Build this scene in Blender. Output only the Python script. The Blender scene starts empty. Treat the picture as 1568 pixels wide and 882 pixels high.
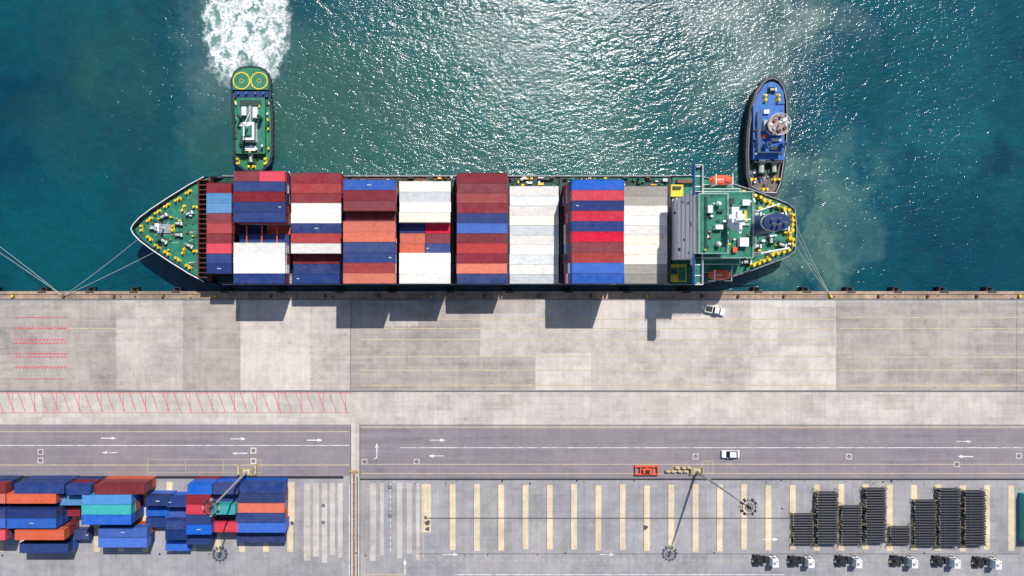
import bpy, bmesh, math, random
from mathutils import Vector, Matrix
random.seed(7)
scene = bpy.context.scene
S = 6.0            # survey units per metre
H = 180.0          # drone altitude above the quay
NX, NY = 657.0, 438.0
def gx(u): return (u-784.0)/S
def gy(v): return (441.0-v)/S

# ------------------------------------------------------------ node helpers
def new_mat(name):
    m = bpy.data.materials.new(name); m.use_nodes = True
    nt = m.node_tree
    return m, nt, nt.nodes['Principled BSDF']
def col4(c): return (c[0], c[1], c[2], 1.0)
def position(nt):
    return nt.nodes.new('ShaderNodeNewGeometry').outputs['Position']
def mapping(nt, vec, scale=(1,1,1), loc=(0,0,0), rot=(0,0,0)):
    n = nt.nodes.new('ShaderNodeMapping')
    n.inputs['Scale'].default_value = scale
    n.inputs['Location'].default_value = loc
    n.inputs['Rotation'].default_value = rot
    nt.links.new(vec, n.inputs['Vector']); return n.outputs[0]
def noise(nt, vec, scale=1.0, detail=4, rough=0.55, dist=0.0):
    n = nt.nodes.new('ShaderNodeTexNoise')
    n.inputs['Scale'].default_value = scale
    n.inputs['Detail'].default_value = detail
    n.inputs['Roughness'].default_value = rough
    n.inputs['Distortion'].default_value = dist
    nt.links.new(vec, n.inputs['Vector']); return n.outputs[0]
def mrange(nt, v, a, b, c, d):
    n = nt.nodes.new('ShaderNodeMapRange')
    n.inputs[1].default_value = a; n.inputs[2].default_value = b
    n.inputs[3].default_value = c; n.inputs[4].default_value = d
    nt.links.new(v, n.inputs[0]); return n.outputs[0]
def math_(nt, op, a, b):
    n = nt.nodes.new('ShaderNodeMath'); n.operation = op
    for i, x in enumerate((a, b)):
        if isinstance(x, (int, float)): n.inputs[i].default_value = x
        else: nt.links.new(x, n.inputs[i])
    return n.outputs[0]
def mix(nt, fac, a, b, mode='MIX'):
    n = nt.nodes.new('ShaderNodeMixRGB'); n.blend_type = mode
    for s, x in zip(('Fac', 'Color1', 'Color2'), (fac, a, b)):
        if isinstance(x, (int, float)): n.inputs[s].default_value = x if s == 'Fac' else (x, x, x, 1)
        elif isinstance(x, tuple): n.inputs[s].default_value = col4(x)
        else: nt.links.new(x, n.inputs[s])
    return n.outputs[0]

def simple(name, c, rough=0.55, metal=0.0, var=0.25, scale=0.8):
    m, nt, b = new_mat(name)
    p = position(nt)
    f = mrange(nt, noise(nt, p, scale, 5, 0.7), 0.3, 0.7, 1-var, 1+var*0.6)
    c1 = mix(nt, 1.0, col4(c)[:3], f, 'MULTIPLY')
    nt.links.new(c1, b.inputs['Base Color'])
    b.inputs['Roughness'].default_value = rough
    b.inputs['Metallic'].default_value = metal
    return m

def ground_mat(name, c, slab=None, slabvar=0.08, big=0.12, streak=0.12, spots=0.35, joint=0.75, patches=0.0, warm=(0.55,0.45,0.34)):
    m, nt, b = new_mat(name)
    p = position(nt)
    c0 = tuple(c)
    if slab:
        bt = nt.nodes.new('ShaderNodeTexBrick')
        bt.offset = 0.0; bt.inputs['Scale'].default_value = 1.0
        bt.inputs['Brick Width'].default_value = slab[0]
        bt.inputs['Row Height'].default_value = slab[1]
        bt.inputs['Mortar Size'].default_value = 0.04
        bt.inputs['Mortar Smooth'].default_value = 0.3
        bt.inputs['Color1'].default_value = (1-slabvar,)*3+(1,)
        bt.inputs['Color2'].default_value = (1+slabvar,)*3+(1,)
        bt.inputs['Mortar'].default_value = (joint, joint, joint, 1)
        nt.links.new(p, bt.inputs['Vector'])
        c0 = mix(nt, 1.0, c0, bt.outputs['Color'], 'MULTIPLY')
    n1 = noise(nt, p, 0.06, 4, 0.65)
    c0 = mix(nt, 1.0, c0, mix(nt, mrange(nt, n1, 0.3, 0.7, 0, 1), (1-big*1.1,1-big*1.15,1-big*.9), (1+big*1.1,1+big*.9,1+big*.6)), 'MULTIPLY')
    n2 = noise(nt, mapping(nt, p, (1,1,1), (31,7,3)), 0.28, 6, 0.78)
    c0 = mix(nt, 1.0, c0, mrange(nt, n2, 0.32, 0.68, 1-big*1.4, 1+big*1.3), 'MULTIPLY')
    # tyre wear running along the quay
    s1 = noise(nt, mapping(nt, p, (0.018, 0.75, 1)), 1.0, 4, 0.65)
    k = mrange(nt, n1, 0.42, 0.6, 1.0, 0.2)
    c0 = mix(nt, k, c0, mix(nt, 1.0, c0, mrange(nt, s1, 0.35, 0.62, 1-streak*1.2, 1+streak*0.5), 'MULTIPLY'))
    if patches:
        n4 = noise(nt, mapping(nt, p, (1,1.3,1), (77,17,3)), 0.12, 6, 0.78)
        c0 = mix(nt, math_(nt, 'MULTIPLY', mrange(nt, n4, 0.49, 0.6, 0, 1), patches), c0, warm)
        c0 = mix(nt, 1.0, c0, mrange(nt, n4, 0.34, 0.44, 1-patches*.4, 1.0), 'MULTIPLY')
    s3 = noise(nt, mapping(nt, p, (1.1, 0.06, 1), (4,9,0)), 1.0, 3, 0.6)
    c0 = mix(nt, 1.0, c0, mrange(nt, s3, 0.35, 0.65, 1-big*0.5, 1+big*0.4), 'MULTIPLY')
    n3 = noise(nt, p, 0.7, 5, 0.75)
    c0 = mix(nt, 1.0, c0, mrange(nt, n3, 0.60, 0.74, 1, 1-spots), 'MULTIPLY')
    c0 = mix(nt, 1.0, c0, mrange(nt, n3, 0.25, 0.5, 1.06, 0.98), 'MULTIPLY')
    nt.links.new(c0, b.inputs['Base Color'])
    b.inputs['Roughness'].default_value = 0.85
    b.inputs['Specular IOR Level'].default_value = 0.25
    return m

def paint_mat(name, c, wear=0.5, under=(0.40,0.365,0.34)):
    m, nt, b = new_mat(name)
    p = position(nt)
    n = noise(nt, p, 0.55, 6, 0.75)
    f = mrange(nt, n, 0.62-wear*0.3, 0.72-wear*0.2, 0.0, 1.0)
    f = math_(nt, 'MULTIPLY', f, 0.9)
    c1 = mix(nt, f, tuple(c), under)
    nt.links.new(c1, b.inputs['Base Color'])
    b.inputs['Roughness'].default_value = 0.7
    return m

def container_mat(name, c, dirt=0.5):
    m, nt, b = new_mat(name)
    oi = nt.nodes.new('ShaderNodeObjectInfo')
    p = position(nt)
    hs = nt.nodes.new('ShaderNodeHueSaturation')
    hs.inputs['Color'].default_value = col4(c)
    r = oi.outputs['Random']
    nt.links.new(mrange(nt, r, 0, 1, 0.78, 1.2), hs.inputs['Value'])
    r2 = math_(nt, 'FRACT', math_(nt, 'MULTIPLY', r, 17.3), 0)
    nt.links.new(mrange(nt, r2, 0, 1, 0.88, 1.06), hs.inputs['Saturation'])
    c0 = hs.outputs[0]
    n = noise(nt, p, 0.35, 5, 0.75)
    fade = tuple(0.84*x+0.07 for x in c)
    r3 = mrange(nt, math_(nt, 'FRACT', math_(nt, 'MULTIPLY', r, 41.7), 0), 0, 1, 0.2, 1.2)
    c0 = mix(nt, math_(nt, 'MULTIPLY', mrange(nt, n, 0.38, 0.72, 0, dirt), r3), c0, fade)
    n2 = noise(nt, mapping(nt, p, (0.6, 1.0, 0.6)), 1.3, 5, 0.78)
    c0 = mix(nt, math_(nt, 'MULTIPLY', mrange(nt, n2, 0.58, 0.72, 0, dirt), r3), c0, (0.12, 0.06, 0.035))
    c0 = mix(nt, 1.0, c0, mrange(nt, n2, 0.3, 0.6, 0.82, 1.12), 'MULTIPLY')
    nt.links.new(c0, b.inputs['Base Color'])
    b.inputs['Roughness'].default_value = 0.65
    b.inputs['Specular IOR Level'].default_value = 0.2
    return m

# ------------------------------------------------------------ mesh builder
class MB:
    def __init__(s): s.v = []; s.f = []; s.m = []; s.mats = []
    def mi(s, mat):
        if mat not in s.mats: s.mats.append(mat)
        return s.mats.index(mat)
    def add(s, vs, fs, mat, M=None):
        o = len(s.v); k = s.mi(mat)
        for p in vs:
            p = Vector(p)
            s.v.append(M @ p if M else p)
        for f in fs: s.f.append([o+i for i in f]); s.m.append(k)
    def frus(s, a, b, z0, z1, mat, M=None):
        x0,x1,y0,y1 = a; X0,X1,Y0,Y1 = b
        vs = [(x0,y0,z0),(x1,y0,z0),(x1,y1,z0),(x0,y1,z0),(X0,Y0,z1),(X1,Y0,z1),(X1,Y1,z1),(X0,Y1,z1)]
        s.add(vs, [(3,2,1,0),(4,5,6,7),(0,1,5,4),(1,2,6,5),(2,3,7,6),(3,0,4,7)], mat, M)
    def box(s, x0,x1,y0,y1,z0,z1, mat, M=None):
        s.frus((x0,x1,y0,y1),(x0,x1,y0,y1),z0,z1,mat,M)
    def quad(s, x0,x1,y0,y1,z, mat):
        s.add([(x0,y0,z),(x1,y0,z),(x1,y1,z),(x0,y1,z)], [(0,1,2,3)], mat)
    def poly(s, pts, z, mat):
        s.add([(p[0],p[1],z) for p in pts], [tuple(range(len(pts)))], mat)
    def line(s, x0,y0,x1,y1,w,z,mat):
        d = Vector((x1-x0,y1-y0)); d.normalize(); n = Vector((-d.y,d.x))*w/2
        s.add([(x0+n.x,y0+n.y,z),(x0-n.x,y0-n.y,z),(x1-n.x,y1-n.y,z),(x1+n.x,y1+n.y,z)],[(0,1,2,3)],mat)
    def prism(s, pts, z0, z1, mat, M=None, sc=1.0):
        n = len(pts); cx = sum(p[0] for p in pts)/n; cy = sum(p[1] for p in pts)/n
        vs = [(p[0],p[1],z0) for p in pts]+[(cx+(p[0]-cx)*sc,cy+(p[1]-cy)*sc,z1) for p in pts]
        fs = [tuple(range(n-1,-1,-1)), tuple(range(n,2*n))]+[(i,(i+1)%n,n+(i+1)%n,n+i) for i in range(n)]
        s.add(vs, fs, mat, M)
    def cyl(s, cx,cy,z0,z1,r,mat,seg=12,r2=None,M=None,ex=1.0):
        r2 = r if r2 is None else r2
        vs = []
        for z, q in ((z0,r),(z1,r2)):
            for i in range(seg):
                a = 2*math.pi*i/seg; vs.append((cx+q*ex*math.cos(a), cy+q*math.sin(a), z))
        fs = [tuple(range(seg-1,-1,-1)), tuple(range(seg,2*seg))]+[(i,(i+1)%seg,seg+(i+1)%seg,seg+i) for i in range(seg)]
        s.add(vs, fs, mat, M)
    def beam(s, p, q, r, mat, seg=6, r2=None):
        p = Vector(p); q = Vector(q); d = q-p
        M = Matrix.Translation(p) @ d.to_track_quat('Z','Y').to_matrix().to_4x4()
        s.cyl(0,0,0,d.length,r,mat,seg,r2,M)
    def ring(s, cx,cy,z,r,t,mat,seg=32,h=0.02):
        vs=[];fs=[]
        for i in range(seg):
            a=2*math.pi*i/seg; c,n=math.cos(a),math.sin(a)
            vs += [(cx+(r-t)*c,cy+(r-t)*n,z),(cx+(r+t)*c,cy+(r+t)*n,z),(cx+(r+t)*c,cy+(r+t)*n,z+h),(cx+(r-t)*c,cy+(r-t)*n,z+h)]
        for i in range(seg):
            a=4*i;b=4*((i+1)%seg)
            for k in range(4):
                l=(k+1)%4; fs.append((a+k,b+k,b+l,a+l))
        s.add(vs,fs,mat)
    def torus(s, c, R, r, mat, M=None, seg=14, ms=6):
        vs=[];fs=[]
        for i in range(seg):
            a=2*math.pi*i/seg
            for j in range(ms):
                b=2*math.pi*j/ms
                vs.append((c[0]+(R+r*math.cos(b))*math.cos(a),c[1]+(R+r*math.cos(b))*math.sin(a),c[2]+r*math.sin(b)))
        for i in range(seg):
            for j in range(ms):
                fs.append((i*ms+j,((i+1)%seg)*ms+j,((i+1)%seg)*ms+(j+1)%ms,i*ms+(j+1)%ms))
        s.add(vs,fs,mat,M)
    def mesh(s, name, normals=True):
        me = bpy.data.meshes.new(name)
        me.from_pydata([tuple(v) for v in s.v], [], s.f)
        for m in s.mats: me.materials.append(m)
        for p, k in zip(me.polygons, s.m): p.material_index = k
        if normals:
            bm = bmesh.new(); bm.from_mesh(me); bmesh.ops.recalc_face_normals(bm, faces=bm.faces); bm.to_mesh(me); bm.free()
        me.update(); return me
    def obj(s, name, parent=None, loc=(0,0,0), rot=0.0, bevel=0.0, normals=True):
        o = bpy.data.objects.new(name, s.mesh(name, normals))
        scene.collection.objects.link(o)
        o.location = loc; o.rotation_euler[2] = rot
        if parent: o.parent = parent
        if bevel:
            b = o.modifiers.new('bevel','BEVEL'); b.width = bevel; b.segments = 2; b.limit_method='ANGLE'
        return o
def empty(name, loc=(0,0,0), rot=0.0):
    e = bpy.data.objects.new(name, None); scene.collection.objects.link(e)
    e.location = loc; e.rotation_euler[2] = rot; e.empty_display_size = 1; return e

# ------------------------------------------------------------ materials
C = {
 'maroon': (0.20,0.020,0.030), 'dkmaroon': (0.11,0.014,0.020), 'red': (0.62,0.022,0.055), 'navy': (0.014,0.036,0.155),
 'blue': (0.010,0.095,0.44), 'ltblue': (0.08,0.25,0.50), 'white': (0.78,0.76,0.71), 'cream': (0.78,0.71,0.58),
 'grey': (0.60,0.63,0.64), 'orange': (0.56,0.115,0.06), 'brick': (0.36,0.044,0.043), 'teal': (0.035,0.32,0.32), 'dirty': (0.33,0.31,0.27)}
DIRT = {'white':0.28,'cream':0.35,'grey':0.3,'dirty':0.95}
CM = {k: container_mat('container_paint_'+k, v, DIRT.get(k,0.55)) for k, v in C.items()}
steel_dark = simple('dark_steel', (0.035,0.037,0.04), 0.5, 0.2)
black_rub = simple('black_rubber', (0.015,0.015,0.016), 0.8)
deck_green = simple('green_deck_paint', (0.012,0.18,0.11), 0.6, var=0.55, scale=0.5)
deck_dk = simple('dark_green_deck', (0.015,0.06,0.05), 0.7, var=0.5)
hull_blue = simple('hull_paint', (0.012,0.022,0.05), 0.45)
red_ox = simple('red_oxide', (0.12,0.02,0.018), 0.7)
white_p = simple('white_paint', (0.78,0.79,0.78), 0.4, var=0.15)
grey_p = simple('bridge_front_paint', (0.86,0.85,0.88), 0.5, var=0.08)
yellow_p = simple('yellow_paint', (0.76,0.55,0.025), 0.5)
orange_p = simple('lifeboat_orange', (0.75,0.11,0.035), 0.45, var=0.2)
funnel_b = simple('funnel_blue', (0.010,0.035,0.14), 0.4)
blue_p = simple('tug_blue', (0.02,0.13,0.44), 0.5, var=0.45)
green_br = simple('tug_green', (0.012,0.19,0.085), 0.55, var=0.4)
glass = simple('dark_glass', (0.012,0.016,0.02), 0.08, var=0.05)
rust = simple('rusty_steel', (0.20,0.10,0.06), 0.8, var=0.6, scale=1.5)
rope_m = simple('mooring_rope', (0.50,0.50,0.45), 0.9)
tan_p = simple('tan_barrier_paint', (0.46,0.34,0.15), 0.6, var=0.4, scale=1.0)
deck_brown = simple('worn_timber_deck', (0.17,0.13,0.115), 0.8, var=0.5, scale=1.0)
deck_pink = simple('faded_deck', (0.36,0.27,0.25), 0.7, var=0.5, scale=1.5)
galv = simple('galvanised_steel', (0.42,0.44,0.47), 0.4, 0.4)
decal = simple('faded_lettering', (0.50,0.52,0.55), 0.6)

# ------------------------------------------------------------ water
def make_water():
    m, nt, b = new_mat('sea_water')
    nt.nodes.remove(b)
    p0 = position(nt)
    nn = nt.nodes.new('ShaderNodeTexNoise'); nn.inputs['Scale'].default_value = 0.04; nn.inputs['Detail'].default_value = 6; nn.inputs['Roughness'].default_value=.64
    nt.links.new(p0, nn.inputs['Vector'])
    vs = nt.nodes.new('ShaderNodeVectorMath'); vs.operation = 'MULTIPLY_ADD'
    nt.links.new(nn.outputs['Color'], vs.inputs[0]); vs.inputs[1].default_value = (60,60,0)
    va = nt.nodes.new('ShaderNodeVectorMath'); va.operation = 'ADD'
    nt.links.new(p0, va.inputs[0]); va.inputs[1].default_value = (-30,-30,0)
    nt.links.new(va.outputs[0], vs.inputs[2])
    p = vs.outputs[0]
    def blob(u, v, ru, rv, vec=p):
        mp = mapping(nt, vec, (S/ru, S/rv, 0), (-gx(u)*S/ru, -gy(v)*S/rv, 0))
        g = nt.nodes.new('ShaderNodeTexGradient'); g.gradient_type = 'SPHERICAL'
        nt.links.new(mp, g.inputs[0]); return g.outputs['Fac']
    def M(f, k): return math_(nt, 'MULTIPLY', f, k)
    c = (0.0008, 0.040, 0.070)
    nbig = noise(nt, p, 0.02, 4, 0.6)
    c = mix(nt, mrange(nt, nbig, 0.40, 0.62, 0, 1), c, (0.0008, 0.068, 0.090))
    c = mix(nt, mrange(nt, blob(720,200,540,400), 0.0, 0.6, 0, 0.9), c, (0.018, 0.105, 0.102))
    c = mix(nt, mrange(nt, blob(500,180,230,200), 0.0, 0.7, 0, 0.75), c, (0.032, 0.10, 0.078))
    c = mix(nt, mrange(nt, blob(150,110,130,190), 0.0, 0.9, 0, 0.7), c, (0.016, 0.074, 0.062))
    n2 = noise(nt, mapping(nt, p, (1,1,1), (9,5,0)), 0.055, 6, 0.7)
    pat = mrange(nt, n2, 0.42, 0.62, 0.0, 1)
    pat2 = mrange(nt, n2, 0.38, 0.58, 0.2, 1)
    c = mix(nt, M(mrange(nt, blob(790,190,300,230), 0, 0.6, 0, 0.55), pat), c, (0.085, 0.15, 0.115))
    c = mix(nt, M(mrange(nt, blob(1185,40,160,150), 0, 0.5, 0, 0.85), pat2), c, (0.15, 0.215, 0.195))
    c = mix(nt, M(mrange(nt, blob(1240,320,140,130), 0, 0.5, 0, 0.8), pat2), c, (0.105, 0.20, 0.165))
    c = mix(nt, M(mrange(nt, blob(1450,210,260,200), 0, 0.7, 0, 0.7), pat2), c, (0.006, 0.095, 0.115))
    c = mix(nt, mrange(nt, blob(1540,240,90,50), 0.1, 0.7, 0, 0.8), c, (0.001, 0.028, 0.060))
    c = mix(nt, mrange(nt, blob(1500,350,160,80), 0.1, 0.7, 0, 0.6), c, (0.001, 0.038, 0.068))
    c = mix(nt, mrange(nt, blob(355,60,120,150), 0, 0.8, 0, 0.75), c, (0.075, 0.15, 0.145))
    # foam of the propeller wash
    wv = nt.nodes.new('ShaderNodeTexVoronoi'); wv.feature='DISTANCE_TO_EDGE'; wv.inputs['Scale'].default_value=.36
    nd = nt.nodes.new('ShaderNodeTexNoise'); nd.inputs['Scale'].default_value=.5; nd.inputs['Detail'].default_value=4; nd.inputs['Roughness'].default_value=.65
    nt.links.new(p0, nd.inputs['Vector'])
    vm = nt.nodes.new('ShaderNodeVectorMath'); vm.operation='MULTIPLY_ADD'
    nt.links.new(nd.outputs['Color'], vm.inputs[0]); vm.inputs[1].default_value=(7,7,0); nt.links.new(p0, vm.inputs[2])
    wp = vm.outputs[0]
    nt.links.new(mapping(nt, wp, (1,.65,0)), wv.inputs['Vector'])
    fo = mrange(nt, wv.outputs['Distance'], 0.02, 0.25, 1, 0)
    nf2 = noise(nt, p0, 1.5, 4, 0.75)
    fo = M(fo, mrange(nt, nf2, 0.35, 0.55, 0.25, 1))
    sh = mapping(nt,wp,(1,1,0),(-3.5,-3.5,0))
    fm1 = mrange(nt, blob(345,15,44,118,vec=sh), 0.0, 0.5, 0, 1)
    fm2 = mrange(nt, blob(402,18,42,112,vec=sh), 0.0, 0.5, 0, 1)
    fm = math_(nt, 'MAXIMUM', fm1, fm2)
    c = mix(nt, M(fm, 0.6), c, (0.22, 0.34, 0.31))
    ff = M(fo, mrange(nt, fm, 0, .6, 0, 1))
    c = mix(nt, ff, c, (0.84, 0.86, 0.84))
    # waves
    w1 = noise(nt, mapping(nt, p0, (1.0,1.5,1), (0,0,0), (0,0,0.4)), 0.28, 2, 0.5, 0.8)
    w2 = noise(nt, mapping(nt, p0, (1.0,1.7,1), (5,3,0), (0,0,-0.25)), 0.85, 3, 0.64)
    gust = mrange(nt, noise(nt, p0, 0.03, 1, 0.5), 0.35, 0.65, 0.75, 1.2)
    h = math_(nt, 'ADD', M(w1, 0.8), M(M(w2, 0.55), gust))
    bn = nt.nodes.new('ShaderNodeBump'); bn.inputs['Strength'].default_value=1; bn.inputs['Distance'].default_value=.34
    nt.links.new(h, bn.inputs['Height'])
    # scattered light of the waves painted into the colour: crests lighter, troughs darker
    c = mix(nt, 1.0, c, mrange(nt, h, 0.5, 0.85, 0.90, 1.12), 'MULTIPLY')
    df = nt.nodes.new('ShaderNodeBsdfDiffuse'); nt.links.new(c, df.inputs['Color'])
    gl = nt.nodes.new('ShaderNodeBsdfGlossy'); gl.inputs['Color'].default_value=(1,1,1,1)
    nt.links.new(mrange(nt, ff, 0, 1, 0.14, 0.8), gl.inputs['Roughness']); nt.links.new(bn.outputs[0], gl.inputs['Normal'])
    fr = nt.nodes.new('ShaderNodeFresnel'); fr.inputs['IOR'].default_value=1.45; nt.links.new(bn.outputs[0], fr.inputs['Normal'])
    mx = nt.nodes.new('ShaderNodeMixShader')
    nt.links.new(fr.outputs[0], mx.inputs[0]); nt.links.new(df.outputs[0], mx.inputs[1]); nt.links.new(gl.outputs[0], mx.inputs[2])
    nt.links.new(mx.outputs[0], nt.nodes['Material Output'].inputs['Surface'])
    return m
wm = MB(); wm.quad(-3000,3000,gy(449),4000,-2.5,make_water()); wm.obj('sea_water', normals=False)

# ------------------------------------------------------------ ground
BIG = 3000
yard_m = ground_mat('yard_asphalt', (0.325,0.32,0.33), (6.2,8.5), 0.08, 0.12, 0.08, 0.35, 0.85, 0.25, (0.38,0.345,0.315))
road_m = ground_mat('road_asphalt', (0.250,0.222,0.238), None, 0, 0.07, 0.14, 0.3)
light_m = ground_mat('apron_concrete_light', (0.56,0.51,0.46), (14.5,7.5), 0.05, 0.11, 0.06, 0.35, 0.9, 0.4, (0.68,0.63,0.55))
mid_m = ground_mat('apron_concrete_worn', (0.385,0.34,0.31), (13.5,3.85), 0.05, 0.11, 0.17, 0.35, 0.9, 0.4, (0.50,0.44,0.375))
pale_m = ground_mat('apron_concrete_pale', (0.475,0.427,0.387), (7.4,3.85), 0.06, 0.11, 0.13, 0.35, 0.9, 0.4, (0.63,0.57,0.485))
strip_m = ground_mat('service_strip_concrete', (0.52,0.475,0.43), (5.0,11), 0.08, 0.11, 0.10, 0.35, 0.85)
cope_m = ground_mat('coping_concrete', (0.38,0.275,0.20), (5,9), 0.1, 0.22, 0.2, 0.6, 0.7)
beige_m = ground_mat('beige_bearing_strip', (0.66,0.55,0.375), None, 0, 0.14, 0.04, 0.4)
wallm = ground_mat('quay_wall_concrete', (0.25,0.22,0.19), None)
land = MB()
land.quad(-BIG,BIG,-BIG,gy(447),0.0,yard_m)
land.obj('ground', normals=False)
qw = MB(); qw.box(-BIG,BIG,gy(447)-0.8,gy(447)+0.02,-14,-0.005,wallm); qw.obj('quay_wall')
ap = MB()
zy0, zy1 = gy(597), gy(459)
zones = [(-BIG,178,mid_m),(178,280,pale_m),(280,368,mid_m),(368,475,light_m),(475,537,pale_m),(537,820,mid_m),(820,905,light_m),(905,1150,pale_m),(1150,1280,light_m),(1280,BIG,mid_m)]
for a,b_,mm in zones:
    x0 = a if a==-BIG else gx(a); x1 = b_ if b_==BIG else gx(b_)
    ap.quad(x0,x1,zy0,zy1,0.004,mm)
for u0,v0,u1,v1,mm in [(735,480,820,545,pale_m),(1010,461,1100,520,light_m),(553,461,640,500,pale_m),(1190,470,1279,530,pale_m),(905,461,1010,505,light_m),(820,461,905,540,pale_m)]:
    ap.quad(gx(u0),gx(u1),gy(v1),gy(v0),0.008,mm)
ap.obj('concrete_apron', normals=False)
sv = MB(); sv.quad(-BIG,BIG,gy(650),gy(597),0.004,strip_m)
for u0,u1 in ((735,800),(1150,1165),(1220,1245),(655,690),(1335,1400)):
    sv.quad(gx(u0),gx(u1),gy(628),gy(604),0.008,pale_m)
sv.obj('service_strip_pavement', normals=False)
rd = MB(); rd.quad(-BIG,gx(537),gy(729),gy(650),0.004,road_m); rd.quad(gx(551),BIG,gy(733),gy(653),0.004,road_m)
rd.quad(gx(551),BIG,gy(653),gy(650),0.004,strip_m); rd.obj('road', normals=False)
cr = MB(); cr.quad(gx(537),gx(551),-BIG,gy(650),0.006,strip_m); cr.obj('cross_pavement', normals=False)
cp = MB()
cp.box(-BIG,BIG,gy(450.5),gy(446),0.0,0.22,cope_m)
cp.quad(-BIG,BIG,gy(459),gy(450.5),0.006,cope_m)
cp.obj('quay_coping_kerb')
for v,w in ((458.6,0.32),(599,0.38)):
    r = MB(); r.box(-BIG,BIG,gy(v)-w/2,gy(v)+w/2,0.0,0.03,steel_dark); r.box(-BIG,BIG,gy(v)-0.05,gy(v)+0.05,0.03,0.06,galv); r.obj('crane_rail')
dr = MB()
dr.box(-BIG,gx(526),gy(731)-0.35,gy(731)+0.35,0,0.02,steel_dark)
dr.box(gx(551),BIG,gy(734)-0.2,gy(734)+0.2,0,0.02,steel_dark)
dr.box(gx(551),BIG,gy(651)-0.1,gy(651)+0.1,0,0.012,steel_dark)
dr.obj('drain_channel')
jm = simple('joint_sealant',(0.08,0.075,0.07),0.9)
jt = MB()
for u in (537,551): jt.quad(gx(u)-0.09,gx(u)+0.09,gy(882),gy(650),0.012,jm)
jt.quad(gx(537)-0.07,gx(537)+0.07,gy(597),gy(461),0.014,jm)
for u in (1557,): jt.quad(gx(u)-0.04,gx(u)+0.04,gy(597),gy(461),0.014,jm)
jt.obj('pavement_joint', normals=False)

yl = paint_mat('worn_yellow_paint',(0.66,0.49,0.20),0.8)
wl = paint_mat('worn_white_paint',(0.80,0.80,0.78),0.55)
rl = paint_mat('worn_red_paint',(0.58,0.07,0.09),0.4,(0.48,0.32,0.29))
mk = MB(); Z=0.018
for v,a,b_ in [(503,553,1280),(520,553,1280),(546,553,1280),(567,553,1280),(590,553,1280),(489,553,1280),(486,1285,1568),(503,1285,1568),(547,1285,1568),(567,1285,1568),(590,1285,1568),(503,105,178)]:
    mk.quad(gx(a),gx(b_),gy(v)-0.12,gy(v)+0.12,Z,yl)
for v in (661,712): 
    mk.quad(-BIG,gx(535),gy(v)-0.11,gy(v)+0.11,Z,yl)
for v in (655,711,725): mk.quad(gx(553),BIG,gy(v)-0.10,gy(v)+0.10,Z,yl)
mk.quad(-BIG,gx(535),gy(682)-0.08,gy(682)+0.08,Z,wl)
mk.quad(gx(612),BIG,gy(685.5)-0.08,gy(685.5)+0.08,Z,wl)
for (u0,u1,v0,v1) in [(226,400,704,724),(1075,1092,706,724)]:
    mk.line(gx(u0),gy(v0),gx(u1),gy(v0),0.09,Z+.003,yl); mk.line(gx(u0),gy(v1),gx(u1),gy(v1),0.09,Z+.003,yl)
    n = max(2,int((u1-u0)/58))
    for i in range(n+1):
        u = u0+(u1-u0)*i/n; mk.line(gx(u),gy(v0),gx(u),gy(v1),0.09,Z+.006,yl)
for i in range(95):
    u = 640+i*10.5
    mk.quad(gx(u),gx(u+5),gy(857.5)-0.1,gy(857.5)+0.1,Z,yl)
mk.quad(gx(648)-.1,gx(648)+.1,gy(855),gy(742),Z,yl)
mk.quad(gx(553),gx(620),gy(880)-.1,gy(880)+.1,Z,yl)
mk.quad(gx(700),gx(1200),gy(880)-.08,gy(880)+.08,Z,wl)
for v in (486,503,520,526,541,547,562,580): mk.line(gx(22),gy(v),gx(102),gy(v),0.17,Z,rl)
for v0,v1 in ((520,526),(541,547),(499,505),(560,565)):
    for i in range(14): mk.line(gx(24+i*5.7),gy(v1),gx(28+i*5.7),gy(v0),0.18,Z+.003,rl)
for i in range(34):
    u = -40+i*17
    if u+12 > 535: continue
    mk.line(gx(u),gy(601.5),gx(u+11),gy(631),0.17,Z,rl)
    if i%2: mk.line(gx(u+8),gy(601.5),gx(u+8),gy(631),0.13,Z+.003,rl)
mk.line(gx(-60),gy(601.5),gx(538),gy(601.5),0.16,Z+.006,rl)
mk.line(gx(-60),gy(632),gx(538),gy(632),0.10,Z+.006,rl)
def arrow(u,v,ang,L=24):
    M = lambda x,y: (gx(u)+x*math.cos(ang)-y*math.sin(ang), gy(v)+x*math.sin(ang)+y*math.cos(ang))
    l=L/S/2
    mk.poly([M(-l,-.12),M(l*.35,-.12),M(l*.35,.12),M(-l,.12)],Z+.004,wl)
    mk.poly([M(l*.35,-.42),M(l,0),M(l*.35,.42)],Z+.004,wl)
for a in [(167,671,0),(168,693,math.pi),(365,672,0),(367,694,math.pi),(482,674,0),(577,690,math.pi/2),(670,674,0),(668,698,math.pi),(1477,676,0),(1478,699,math.pi),(690,849,0),(620,868,math.pi/2),(930,849,0),(1180,826,0)]:
    arrow(*a)
mk.line(gx(577),gy(700),gx(572),gy(704),0.2,Z,wl)
for v in range(740,845,9): mk.quad(gx(598)-.07,gx(598)+.07,gy(v+5),gy(v),Z,wl)
mk.quad(gx(535)-.07,gx(535)+.07,gy(880),gy(742),Z,wl)
mk.obj('road_markings', normals=False)

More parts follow.
